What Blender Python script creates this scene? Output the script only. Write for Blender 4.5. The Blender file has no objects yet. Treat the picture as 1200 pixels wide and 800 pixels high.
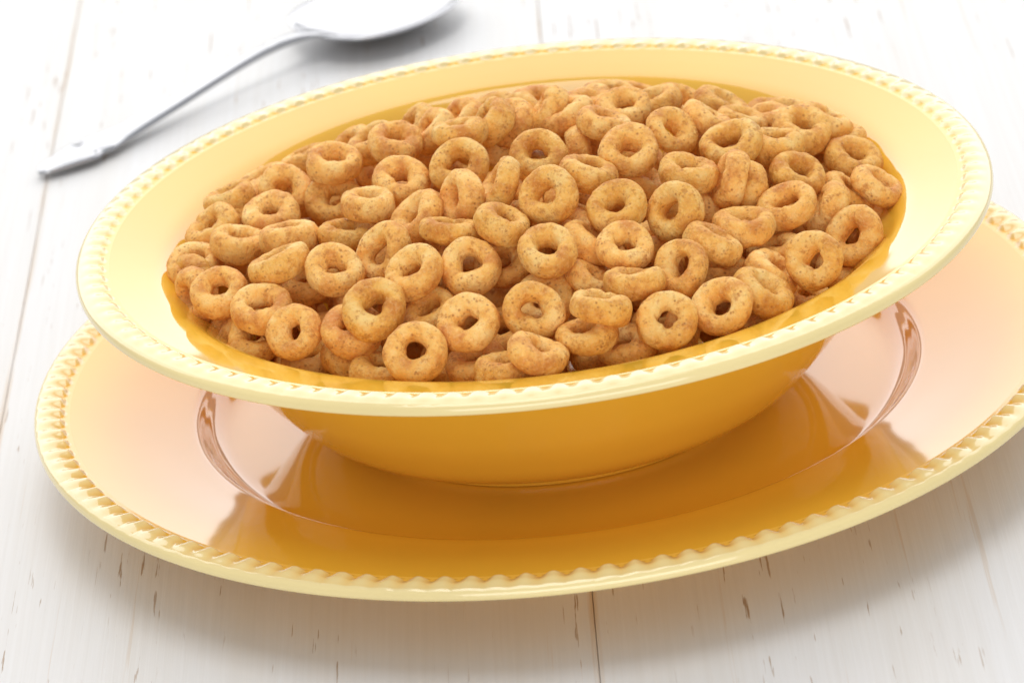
import bpy, bmesh, math, random
import numpy as np
from mathutils import Vector, Matrix, noise

# ------------------------------------------------------------------ camera, world, lamps, exposure
scene = bpy.context.scene
C = scene.collection
U = 0.1                      # one layout unit = 10 cm


def cam_setup():
    cd = bpy.data.cameras.new('camera')
    cam = bpy.data.objects.new('camera', cd)
    C.objects.link(cam)
    r = Vector((0.99224534, -0.04341201, -0.11646713))
    u = Vector((0.12402443, 0.40757355, 0.90471086))
    w = Vector((-0.0081936, 0.9121399, -0.4097971))
    m = Matrix((r, u, -w)).transposed().to_4x4()
    m.translation = Vector((0.0, -8.8159124, 3.9134643 + 0.255)) * U
    cam.matrix_world = m
    cd.lens = 36.0 * 5143.6 / 1200.0
    cd.sensor_width = 36.0
    cd.clip_start = 0.01
    cd.clip_end = 60.0
    cd.dof.use_dof = True
    cd.dof.focus_distance = 0.915
    cd.dof.aperture_fstop = 30.0
    scene.camera = cam


cam_setup()
world = bpy.data.worlds.new('World')
scene.world = world
world.use_nodes = True
world.node_tree.nodes['Background'].inputs[0].default_value = (0.93, 0.96, 1.0, 1)
world.node_tree.nodes['Background'].inputs[1].default_value = 0.60


def area(name, loc, target, sx, sy, watts, col):
    ld = bpy.data.lights.new(name, 'AREA')
    ld.shape = 'RECTANGLE'
    ld.size = sx
    ld.size_y = sy
    ld.energy = watts
    ld.color = col
    o = bpy.data.objects.new(name, ld)
    C.objects.link(o)
    o.location = loc
    d = Vector(target) - Vector(loc)
    o.rotation_euler = d.to_track_quat('-Z', 'Y').to_euler()
    return o


area('back_softbox', (0.0, 1.25, 0.90), (0, 0, 0.05), 3.2, 1.45, 30.0, (1.0, 0.99, 0.975))
area('top_softbox', (-0.10, 0.05, 1.40), (0, 0, 0.05), 0.8, 0.6, 6.0, (1.0, 0.985, 0.96))
area('front_fill', (0.1, -1.75, 0.42), (0, 0, 0.03), 1.8, 0.7, 15.0, (1.0, 0.98, 0.95))  # fill lamp added behind the camera to brighten the bowl's front wall

scene.view_settings.view_transform = 'Standard'
scene.view_settings.look = 'None'
scene.view_settings.exposure = -0.12
scene.view_settings.gamma = 1.0
scene.view_settings.use_curve_mapping = False
scene.render.engine = 'CYCLES'
scene.cycles.max_bounces = 10
scene.cycles.diffuse_bounces = 6
scene.cycles.use_denoising = True


# ------------------------------------------------------------------ helpers
def new_mat(name):
    m = bpy.data.materials.new(name)
    m.use_nodes = True
    nt = m.node_tree
    b = nt.nodes['Principled BSDF']
    return m, nt, b


def nd(nt, kind, **kw):
    n = nt.nodes.new(kind)
    for k, v in kw.items():
        if k in n.bl_rna.properties:
            setattr(n, k, v)
        else:
            n.inputs[k].default_value = v
    return n


def ramp(nt, fac, stops):
    n = nt.nodes.new('ShaderNodeValToRGB')
    el = n.color_ramp.elements
    while len(el) < len(stops):
        el.new(0.5)
    for e, (p, c) in zip(el, stops):
        e.position = p
        e.color = (*c, 1) if len(c) == 3 else c
    nt.links.new(fac, n.inputs[0])
    return n


def mixc(nt, fac, a, b, mode='MIX'):
    n = nt.nodes.new('ShaderNodeMix')
    n.data_type = 'RGBA'
    n.blend_type = mode
    for sock, v in ((n.inputs[0], fac), (n.inputs[6], a), (n.inputs[7], b)):
        if hasattr(v, 'is_output'):
            nt.links.new(v, sock)
        elif isinstance(v, (int, float)):
            sock.default_value = v
        else:
            sock.default_value = (*v, 1)
    return n.outputs[2]


def mth(nt, op, a, b=None, c=None):
    n = nt.nodes.new('ShaderNodeMath')
    n.operation = op
    for i, v in enumerate((a, b, c)):
        if v is None:
            continue
        if hasattr(v, 'is_output'):
            nt.links.new(v, n.inputs[i])
        else:
            n.inputs[i].default_value = v
    return n.outputs[0]


def coords(nt, scale, kind='Object'):
    tc = nt.nodes.new('ShaderNodeTexCoord')
    mp = nt.nodes.new('ShaderNodeMapping')
    mp.inputs['Scale'].default_value = scale
    nt.links.new(tc.outputs[kind], mp.inputs[0])
    return mp.outputs[0]


def mesh_from(name, verts, faces, mat, smooth=True):
    me = bpy.data.meshes.new(name)
    me.from_pydata([tuple(v) for v in verts], [], faces)
    me.materials.append(mat)
    if smooth:
        me.polygons.foreach_set('use_smooth', [True] * len(me.polygons))
    me.update()
    return me


def link(name, me, parent=None):
    o = bpy.data.objects.new(name, me)
    C.objects.link(o)
    if parent is not None:
        o.parent = parent
    return o


def tag(o, label=None, cat=None, group=None, kind=None):
    if label: o['label'] = label
    if cat: o['category'] = cat
    if group: o['group'] = group
    if kind: o['kind'] = kind
    return o


# ------------------------------------------------------------------ materials
def ceramic(name, base, rough=0.10, notch_tint=None):
    m, nt, b = new_mat(name)
    v = coords(nt, (1, 1, 1))
    n1 = nd(nt, 'ShaderNodeTexNoise', Scale=22.0, Detail=3.0)
    nt.links.new(v, n1.inputs['Vector'])
    dark = tuple(c * 0.93 for c in base)
    col = ramp(nt, n1.outputs[0], [(0.35, dark), (0.65, base)])
    out = col.outputs[0]
    if notch_tint:                      # deeper yellow mixed into the notches between the beads
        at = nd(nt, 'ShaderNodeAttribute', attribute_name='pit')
        out = mixc(nt, at.outputs['Fac'], out, notch_tint)
    nt.links.new(out, b.inputs['Base Color'])
    b.inputs['Roughness'].default_value = rough
    b.inputs['IOR'].default_value = 1.52
    b.inputs['Coat Weight'].default_value = 0.5
    b.inputs['Coat Roughness'].default_value = 0.04
    # very slight orange-peel waviness of the glaze
    n2 = nd(nt, 'ShaderNodeTexNoise', Scale=60.0, Detail=1.0)
    nt.links.new(v, n2.inputs['Vector'])
    bp = nd(nt, 'ShaderNodeBump', Strength=0.05, Distance=0.001)
    nt.links.new(n2.outputs[0], bp.inputs['Height'])
    nt.links.new(bp.outputs[0], b.inputs['Normal'])
    return m


M_YELLOW = ceramic('yellow_glaze', (0.87, 0.495, 0.046), 0.06)
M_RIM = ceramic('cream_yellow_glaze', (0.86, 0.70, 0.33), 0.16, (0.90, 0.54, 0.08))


def cereal_mat():
    m, nt, b = new_mat('toasted_oat')
    L = nt.links
    oi = nt.nodes.new('ShaderNodeObjectInfo')
    tc = nt.nodes.new('ShaderNodeTexCoord')
    add = nt.nodes.new('ShaderNodeVectorMath')
    add.operation = 'MULTIPLY_ADD'
    L.new(oi.outputs['Random'], add.inputs[0])
    add.inputs[1].default_value = (3.1, 1.7, 2.3)
    L.new(tc.outputs['Object'], add.inputs[2])
    V = add.outputs[0]

    def noi(s, d, r=0.55):
        n = nd(nt, 'ShaderNodeTexNoise', Scale=s, Detail=d, Roughness=r)
        L.new(V, n.inputs['Vector'])
        return n.outputs[0]
    big = noi(170.0, 4.0, 0.6)
    base = ramp(nt, big, [(0.32, (0.66, 0.25, 0.04)), (0.5, (0.90, 0.475, 0.10)), (0.68, (0.95, 0.63, 0.22))]).outputs[0]
    # bran flecks
    vo = nd(nt, 'ShaderNodeTexVoronoi', Scale=1000.0, Randomness=1.0)
    L.new(V, vo.inputs['Vector'])
    dot = ramp(nt, vo.outputs['Distance'], [(0.10, (1, 1, 1)), (0.42, (0, 0, 0))]).outputs[0]
    gate = ramp(nt, noi(420.0, 2.0), [(0.49, (0, 0, 0)), (0.62, (1, 1, 1))]).outputs[0]
    f = mth(nt, 'MULTIPLY', dot, gate)
    f = mth(nt, 'MULTIPLY', f, 0.80)
    fl = ramp(nt, noi(1500.0, 2.0), [(0.52, (0, 0, 0)), (0.70, (1, 1, 1))]).outputs[0]
    base = mixc(nt, mth(nt, 'MULTIPLY', fl, 0.25), base, (0.95, 0.66, 0.32))
    c1 = mixc(nt, f, base, (0.36, 0.11, 0.018))
    # small reddish patches
    pat = ramp(nt, noi(520.0, 4.0, 0.75), [(0.53, (0, 0, 0)), (0.66, (1, 1, 1))]).outputs[0]
    c2 = mixc(nt, mth(nt, 'MULTIPLY', pat, 0.7), c1, (0.52, 0.19, 0.03))
    c3 = c2
    # per-ring toast
    hs = nt.nodes.new('ShaderNodeHueSaturation')
    L.new(c3, hs.inputs['Color'])
    L.new(mth(nt, 'MULTIPLY_ADD', oi.outputs['Random'], 0.14, 0.94), hs.inputs['Value'])
    L.new(mth(nt, 'MULTIPLY_ADD', oi.outputs['Random'], -0.04, 1.02), hs.inputs['Saturation'])
    L.new(hs.outputs[0], b.inputs['Base Color'])
    b.inputs['Roughness'].default_value = 0.62
    b.inputs['Specular IOR Level'].default_value = 0.45
    b.inputs['Subsurface Weight'].default_value = 0.10
    b.inputs['Subsurface Radius'].default_value = (1.0, 0.45, 0.15)
    b.inputs['Subsurface Scale'].default_value = 0.0012
    h = mth(nt, 'ADD', mth(nt, 'MULTIPLY', noi(900.0, 4.0, 0.65), 1.0), mth(nt, 'MULTIPLY', noi(330.0, 3.0), 1.2))
    bp = nd(nt, 'ShaderNodeBump', Strength=0.85, Distance=0.0007)
    L.new(h, bp.inputs['Height'])
    L.new(bp.outputs[0], b.inputs['Normal'])
    return m


M_OAT = cereal_mat()


def wood_mat():
    m, nt, b = new_mat('white_painted_wood')
    L = nt.links
    tc = nt.nodes.new('ShaderNodeTexCoord')
    oi = nt.nodes.new('ShaderNodeObjectInfo')
    off = nt.nodes.new('ShaderNodeVectorMath')
    off.operation = 'MULTIPLY_ADD'
    L.new(oi.outputs['Random'], off.inputs[0])
    off.inputs[1].default_value = (0.0, 3.7, 2.0)
    L.new(tc.outputs['Object'], off.inputs[2])

    def sc(s):
        mp = nt.nodes.new('ShaderNodeMapping')
        mp.inputs['Scale'].default_value = s
        L.new(off.outputs[0], mp.inputs[0])
        return mp.outputs[0]

    def noi(s, scale, det, r=0.55):
        n = nd(nt, 'ShaderNodeTexNoise', Scale=scale, Detail=det, Roughness=r)
        L.new(sc(s), n.inputs['Vector'])
        return n.outputs[0]
    fib = noi((900, 14, 100), 1.0, 4.0, 0.6)
    base = ramp(nt, fib, [(0.25, (0.72, 0.71, 0.70)), (0.75, (0.77, 0.768, 0.77))]).outputs[0]
    band = ramp(nt, noi((60, 3, 10), 1.0, 3.0), [(0.35, (0.98, 0.965, 0.94)), (0.6, (1, 1, 1))]).outputs[0]
    base = mixc(nt, 1.0, base, band, 'MULTIPLY')
    # rubbed-through dashes along the grain
    ch = noi((1050, 40, 60), 1.0, 3.0, 0.6)
    gate = ramp(nt, noi((38, 9, 10), 1.0, 1.0), [(0.46, (0, 0, 0)), (0.58, (1, 1, 1))]).outputs[0]
    chm = ramp(nt, ch, [(0.65, (0, 0, 0)), (0.68, (1, 1, 1))]).outputs[0]
    k = mth(nt, 'MULTIPLY', chm, gate)
    c = mixc(nt, mth(nt, 'MULTIPLY', k, 0.8), base, (0.33, 0.19, 0.09))
    # long tan hairlines
    hl = noi((420, 5, 20), 1.0, 4.0, 0.7)
    hm = ramp(nt, hl, [(0.64, (0, 0, 0)), (0.69, (1, 1, 1))]).outputs[0]
    c = mixc(nt, mth(nt, 'MULTIPLY', hm, 0.3), c, (0.58, 0.42, 0.27))
    # worn, tan arrises of every board (attribute painted where the paint has rubbed off)
    at = nd(nt, 'ShaderNodeAttribute', attribute_name='wear')
    wn = ramp(nt, noi((300, 16, 20), 1.0, 3.0, 0.6), [(0.42, (0, 0, 0)), (0.62, (1, 1, 1))]).outputs[0]
    wk = mth(nt, 'MULTIPLY', at.outputs['Fac'], mth(nt, 'MULTIPLY_ADD', wn, 0.5, 0.12))
    c = mixc(nt, wk, c, (0.60, 0.43, 0.26))
    L.new(c, b.inputs['Base Color'])
    b.inputs['Roughness'].default_value = 0.55
    h = mth(nt, 'SUBTRACT', fib, mth(nt, 'MULTIPLY', k, 1.5))
    bp = nd(nt, 'ShaderNodeBump', Strength=0.18, Distance=0.0004)
    L.new(h, bp.inputs['Height'])
    L.new(bp.outputs[0], b.inputs['Normal'])
    return m


M_WOOD = wood_mat()


def metal_mat():
    m, nt, b = new_mat('polished_steel')
    b.inputs['Base Color'].default_value = (0.47, 0.47, 0.49, 1)
    b.inputs['Metallic'].default_value = 1.0
    v = coords(nt, (1, 1, 1))
    n = nd(nt, 'ShaderNodeTexNoise', Scale=80.0, Detail=4.0)
    nt.links.new(v, n.inputs['Vector'])
    r = ramp(nt, n.outputs[0], [(0.3, (0.12,) * 3), (0.7, (0.20,) * 3)])
    nt.links.new(r.outputs[0], b.inputs['Roughness'])
    return m


M_STEEL = metal_mat()

# ------------------------------------------------------------------ table of painted boards
TH = 0.0175                       # grain direction, radians off the y axis
table = bpy.data.objects.new('tabletop', None)
C.objects.link(table)
table.rotation_euler = (0, 0, -TH)
tag(table, kind='structure')


def board(x0, x1, y0, y1, seed):
    """one board with eased long edges and a slightly uneven arris, top at z=0"""
    rnd = random.Random(seed)
    th = 0.018
    e = 0.00035
    ny = 60
    prof = [(x0 + 0.00004, -th, 0), (x0 + 0.00004, -e, 1), (x0 + 0.3 * e, -0.3 * e, 1), (x0 + e, 0, 1),
            (x0 + 0.0011, 0, 0), (x1 - 0.0011, 0, 0),
            (x1 - e, 0, 1), (x1 - 0.3 * e, -0.3 * e, 1), (x1 - 0.00004, -e, 1), (x1 - 0.00004, -th, 0)]
    verts, faces, wear = [], [], []
    for j in range(ny + 1):
        y = y0 + (y1 - y0) * j / ny
        for k, (x, z, w) in enumerate(prof):
            jx = 0.0
            if k in (2, 3):
                jx = 0.0002 * abs(noise.noise(Vector((seed, y * 25, 0))))
            if k in (6, 7):
                jx = -0.0002 * abs(noise.noise(Vector((seed + 9, y * 25, 0))))
            verts.append((x + jx, y, z))
            wear.append(w)
    n = len(prof)
    for j in range(ny):
        for k in range(n):
            k2 = (k + 1) % n
            a = j * n + k
            b_ = j * n + k2
            faces.append((a, b_, b_ + n, a + n))
    faces.append(tuple(range(n - 1, -1, -1)))
    faces.append(tuple(ny * n + k for k in range(n)))
    me = mesh_from('plank', verts, faces, M_WOOD, smooth=False)
    at = me.attributes.new('wear', 'FLOAT', 'POINT')
    at.data.foreach_set('value', [float(v) for v in wear])
    return me


W_B = 0.1317
for i in range(-5, 5):
    x0 = 0.0040 + i * W_B
    me = board(x0, x0 + W_B, -0.75, 1.1, i + 20)
    link('plank', me, table)


# ------------------------------------------------------------------ ceramics
def catmull(pts, n):
    """resample a smooth curve through pts"""
    P = np.array(pts, float)
    out = []
    m = len(P)
    for i in range(m - 1):
        p0 = P[max(i - 1, 0)]; p1 = P[i]; p2 = P[i + 1]; p3 = P[min(i + 2, m - 1)]
        t1 = (p2 - p0) / 2; t2 = (p3 - p1) / 2
        d = np.linalg.norm(p2 - p1)
        for t, k in ((t1, 0), (t2, 1)):
            l = np.linalg.norm(t)
            if l > d: t *= d / l
        for s in np.linspace(0, 1, n, endpoint=False):
            h00 = 2 * s**3 - 3 * s**2 + 1; h10 = s**3 - 2 * s**2 + s
            h01 = -2 * s**3 + 3 * s**2; h11 = s**3 - s**2
            out.append(h00 * p1 + h10 * t1 + h01 * p2 + h11 * t2)
    out.append(P[-1])
    return np.array(out)


def revolve(name, prof, nth, mat, parent, disp=None, cap0=False, cap1=False):
    """prof: (k,2) of r,z in units, surface normal on the left of travel"""
    k = len(prof)
    th = np.linspace(0, 2 * np.pi, nth, endpoint=False)
    Rr = np.repeat(prof[:, 0][:, None], nth, 1)
    Zz = np.repeat(prof[:, 1][:, None], nth, 1)
    TT = np.repeat(th[None], k, 0)
    if disp is not None:
        Rr, Zz = disp(Rr, Zz, TT)
    V = np.stack([Rr * np.cos(TT), Rr * np.sin(TT), Zz], -1).reshape(-1, 3) * U
    i = np.arange(k - 1)[:, None] * nth
    j = np.arange(nth)[None]
    j2 = (j + 1) % nth
    F = np.stack([i + j, i + nth + j, i + nth + j2, i + j2], -1).reshape(-1, 4)
    faces = F.tolist()
    if cap0: faces.append(list(range(nth)))
    if cap1: faces.append([(k - 1) * nth + q for q in range(nth - 1, -1, -1)])
    me = mesh_from(name, V.tolist(), faces, mat)
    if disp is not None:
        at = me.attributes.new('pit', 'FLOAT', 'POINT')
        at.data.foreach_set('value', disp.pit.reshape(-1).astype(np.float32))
    bm = bmesh.new(); bm.from_mesh(me)
    bmesh.ops.recalc_face_normals(bm, faces=bm.faces)
    bm.to_mesh(me); bm.free()
    return link(name, me, parent)


def sstep(x):
    x = np.clip(x, 0, 1)
    return x * x * (3 - 2 * x)


def bead_disp(ra, rb, nb, kk, z0, hgt, deep, s1, s2, notch_tint):
    """a raised edge band whose inner side is cut into nb rounded beads by soft notches"""
    rnd = np.random.RandomState(nb)
    jw = rnd.normal(0, 1, nb + 2)

    def f(R, Z, T):
        s = (R - ra) / (rb - ra)
        q = T * nb / (2 * np.pi) + 0.3 + 0.10 * s
        n_i = np.floor(q).astype(int) % nb
        x = (q - np.floor(q)) * 2 - 1
        w = 0.26 + 0.03 * jw[n_i]
        g = (0.5 - 0.5 * np.cos(np.pi * np.clip(np.abs(x) + 0.05 * jw[n_i] * (1 - x * x), 0, 1))) ** 1.2
        rise = sstep((s - 0.10) / 0.17)
        arch = 1 - 0.55 * np.clip(s - 0.3, 0, 1)
        end = s2 * (1 + 0.04 * jw[(n_i + 1) % nb])
        cut = deep * g * (1 - np.clip((s - s1) / (end - s1), 0, 1)) ** 1.25
        idx = np.arange(R.shape[0])[:, None]
        fade = 1 - sstep(np.clip((idx - kk) / 12.0, 0, 1))
        f.pit = np.clip(np.maximum(cut * notch_tint, sstep((0.12 + 0.24 * g - s) / 0.09)), 0, 1) * (idx < kk)
        return R, Z + z0 + hgt * rise * arch * (1 - cut) * fade
    return f


def make_bowl():
    root = bpy.data.objects.new('cereal_bowl', None)
    C.objects.link(root)
    root.location = (0, 0, 0.0123)
    tag(root, 'yellow glazed bowl with a wide beaded rim, heaped with cereal, standing on the plate', 'bowl')
    z0 = -0.068
    rs = 0.925
    # ----- body: inside from the centre up to the rim seam
    inner = catmull([(0.02, 0.075), (0.30, 0.076), (0.44, 0.088), (0.53, 0.145), (0.63, 0.262), (0.718, 0.355),
                     (0.782, 0.412), (0.815, 0.4360), (0.860, 0.4500), (rs, 0.4655)], 7)
    outer = catmull([(rs, 0.4475), (0.88, 0.4340), (0.838, 0.412), (0.798, 0.370), (0.752, 0.310), (0.708, 0.250), (0.672, 0.200), (0.632, 0.150),
                     (0.588, 0.100), (0.556, 0.074), (0.515, 0.052), (0.475, 0.038), (0.455, 0.026), (0.448, 0.0125), (0.440, 0.0105), (0.428, 0.0105), (0.42, 0.020), (0.40, 0.040), (0.02, 0.044)], 7)
    for nm, pr in (('bowl_inside', inner), ('bowl_wall', outer)):
        pr[:, 1] += z0
        revolve(nm, pr, 360, M_YELLOW, root, cap0=(nm == 'bowl_inside'), cap1=(nm == 'bowl_wall'))
    # ----- beaded rim
    ntop = 46
    rt = np.linspace(rs, 0.988, ntop)
    zt = 0.4655 + (rt - rs) / (0.988 - rs) * 0.004 - 0.006 * sstep((rt - 0.965) / 0.03)
    top = np.stack([rt, zt], -1)
    edge = catmull([(0.988, zt[-1]), (0.9975, 0.4600), (1.0, 0.4535), (0.9975, 0.4475), (0.988, 0.4445), (0.96, 0.4450), (rs, 0.4475)], 6)[1:]
    prof = np.vstack([top, edge])
    kk = len(top)

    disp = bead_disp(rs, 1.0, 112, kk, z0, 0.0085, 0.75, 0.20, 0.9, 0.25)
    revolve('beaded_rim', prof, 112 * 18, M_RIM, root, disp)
    return root


def make_plate():
    root = bpy.data.objects.new('dinner_plate', None)
    C.objects.link(root)
    root.location = (0.0011, 0, 0)
    tag(root, 'yellow glazed dinner plate with a beaded edge, lying under the bowl on the white boards', 'plate')
    R1 = 1.155
    rs = 1.075
    inner = catmull([(0.02, 0.065), (0.40, 0.065), (0.68, 0.065), (0.735, 0.0675), (0.765, 0.082), (0.785, 0.1040), (0.798, 0.1210),
                     (0.808, 0.1280), (0.825, 0.1325), (0.86, 0.1400), (0.95, 0.1595), (rs, 0.1835)], 8)
    outer = catmull([(rs, 0.165), (0.95, 0.143), (0.84, 0.119), (0.785, 0.088), (0.750, 0.045), (0.738, 0.010), (0.728, 0.0012), (0.705, 0.0012),
                     (0.69, 0.012), (0.67, 0.030), (0.02, 0.030)], 6)
    revolve('plate_face', inner, 400, M_YELLOW, root, cap0=True)
    revolve('plate_underside', outer, 240, M_YELLOW, root, cap1=True)
    ntop = 46
    ra, rb = rs, R1 - 0.013
    rt = np.linspace(ra, rb, ntop)
    zt = 0.1835 + (rt - ra) / (rb - ra) * 0.009 - 0.006 * sstep((rt - (R1 - 0.038)) / 0.03)
    top = np.stack([rt, zt], -1)
    edge = catmull([(rb, zt[-1]), (R1 - 0.003, 0.1835), (R1, 0.177), (R1 - 0.003, 0.1705), (R1 - 0.012, 0.167), (R1 - 0.04, 0.1665), (rs, 0.165)], 6)[1:]
    prof = np.vstack([top, edge])
    kk = len(top)

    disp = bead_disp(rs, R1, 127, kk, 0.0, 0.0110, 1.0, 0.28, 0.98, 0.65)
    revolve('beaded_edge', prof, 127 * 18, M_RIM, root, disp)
    return root


make_plate()
make_bowl()


# ------------------------------------------------------------------ spoon
def make_spoon():
    root = bpy.data.objects.new('teaspoon', None)
    C.objects.link(root)
    root.location = (-0.1262, 0.1855, 0.0)
    ax = Vector((0.665, 0.585, 0)).normalized()
    root.rotation_euler = (0, 0, math.atan2(ax.y, ax.x))
    tag(root, 'polished steel teaspoon lying behind the bowl, scrolled handle end nearest', 'spoon')
    # handle: (s, half width, z centre, half thickness)
    st = [(0.000, 0.006, 0.020, 0.008), (0.010, 0.024, 0.020, 0.010), (0.04, 0.042, 0.021, 0.012), (0.09, 0.060, 0.022, 0.013),
          (0.13, 0.072, 0.023, 0.013), (0.165, 0.062, 0.024, 0.014), (0.19, 0.066, 0.025, 0.014), (0.24, 0.052, 0.027, 0.014),
          (0.30, 0.043, 0.032, 0.014), (0.42, 0.032, 0.045, 0.014), (0.56, 0.023, 0.064, 0.014), (0.68, 0.020, 0.080, 0.015),
          (0.77, 0.020, 0.086, 0.016), (0.84, 0.026, 0.084, 0.014), (0.88, 0.040, 0.080, 0.009), (0.91, 0.055, 0.074, 0.006), (0.94, 0.05, 0.064, 0.004)]
    S = catmull(st, 5)
    nphi = 28
    verts, faces = [], []
    for (s, hw, zc, ht) in S:
        for k in range(nphi):
            a = 2 * math.pi * k / nphi
            c, sn = math.cos(a), math.sin(a)
            y = hw * math.copysign(abs(c) ** 0.8, c)
            z = ht * math.copysign(abs(sn) ** 0.8, sn)
            rel = abs(y) / max(hw, 1e-6)
            if sn > 0 and s < 0.75:                                   # raised border with a sunk middle
                z *= 0.62 + 0.55 * sstep(np.array((rel - 0.45) / 0.3)).item() * (1 - sstep(np.array((rel - 0.86) / 0.2)).item())
            verts.append((s * 1.085 * U, y * 0.9 * U, (zc + z * 0.85) * U))
    m = len(S)
    for i in range(m - 1):
        for k in range(nphi):
            k2 = (k + 1) % nphi
            faces.append((i * nphi + k, (i + 1) * nphi + k, (i + 1) * nphi + k2, i * nphi + k2))
    faces.append(tuple(range(nphi)))
    faces.append(tuple((m - 1) * nphi + k for k in range(nphi - 1, -1, -1)))
    me = mesh_from('handle', verts, faces, M_STEEL)
    bm = bmesh.new(); bm.from_mesh(me); bmesh.ops.recalc_face_normals(bm, faces=bm.faces); bm.to_mesh(me); bm.free()
    link('handle', me, root)
    # scroll ornament: two curls and a small bead on each side of the handle end
    bm = bmesh.new()
    for sg in (-1, 1):
        for (s, y, rad, zz) in ((0.165, 0.050, 0.008, 0.034), (0.188, 0.052, 0.006, 0.034)):
            mt = Matrix.Translation((s * 1.085 * U, sg * y * 0.8 * U, (zz - 0.004) * U)) @ Matrix.Diagonal((1, 1, 0.7, 1))
            bmesh.ops.create_uvsphere(bm, u_segments=14, v_segments=8, radius=rad * U, matrix=mt)
        prev = None
        for t in range(15):                                            # curled ridge
            a = t / 14 * 4.6
            rr = 0.018 * (1 - t / 22)
            cx, cy = 0.170 + rr * math.cos(a + 2.6), sg * (0.044 + rr * math.sin(a + 2.6) * 0.8)
            mt = Matrix.Translation((cx * U, cy * U, 0.0325 * U)) @ Matrix.Diagonal((1, 1, 0.8, 1))
            bmesh.ops.create_uvsphere(bm, u_segments=8, v_segments=6, radius=0.0035 * U, matrix=mt)
    me = bpy.data.meshes.new('scroll_ornament')
    bm.to_mesh(me); bm.free()
    me.materials.append(M_STEEL)
    me.polygons.foreach_set('use_smooth', [True] * len(me.polygons))
    link('scroll_ornament', me, root)
    # bowl of the spoon: egg-shaped shell, open side up
    Lb, Wb, D = 0.49, 0.215, 0.062
    s_c = 0.960
    na, nr = 56, 14
    verts, faces = [], []

    def ring(side):
        for j in range(nr + 1):
            t = j / nr
            for k in range(na):
                a = 2 * math.pi * k / na
                # egg outline: a=pi is the neck end
                ex = math.cos(a)
                if ex < 0:
                    ex = -abs(ex) ** 0.82
                si = math.copysign(abs(math.sin(a)) ** 0.82, math.sin(a))
                x = s_c + Lb / 2 + (Lb / 2) * ex * t
                y = Wb * si * t
                depth = D * (1 - t ** 2.4)
                z = 0.078 - 0.010 * (x - s_c) * 0.8 - depth
                if side:
                    z -= 0.009 * (1 - 0.5 * t)
                    x += 0.001 * ex * t
                    y += 0.001 * math.sin(a) * t
                verts.append((x * U, y * U, max(z, 0.0005) * U if side else max(z, 0.0085) * U))
    ring(0); ring(1)
    o2 = (nr + 1) * na
    for j in range(nr):
        for k in range(na):
            k2 = (k + 1) % na
            faces.append((j * na + k, (j + 1) * na + k, (j + 1) * na + k2, j * na + k2))
            faces.append((o2 + j * na + k, o2 + j * na + k2, o2 + (j + 1) * na + k2, o2 + (j + 1) * na + k))
    for k in range(na):
        k2 = (k + 1) % na
        faces.append((nr * na + k, o2 + nr * na + k, o2 + nr * na + k2, nr * na + k2))
    me = mesh_from('scoop', verts, faces, M_STEEL)
    bm = bmesh.new(); bm.from_mesh(me)
    bmesh.ops.remove_doubles(bm, verts=bm.verts, dist=1e-6)
    bmesh.ops.recalc_face_normals(bm, faces=bm.faces); bm.to_mesh(me); bm.free()
    link('scoop', me, root)


make_spoon()


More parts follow.
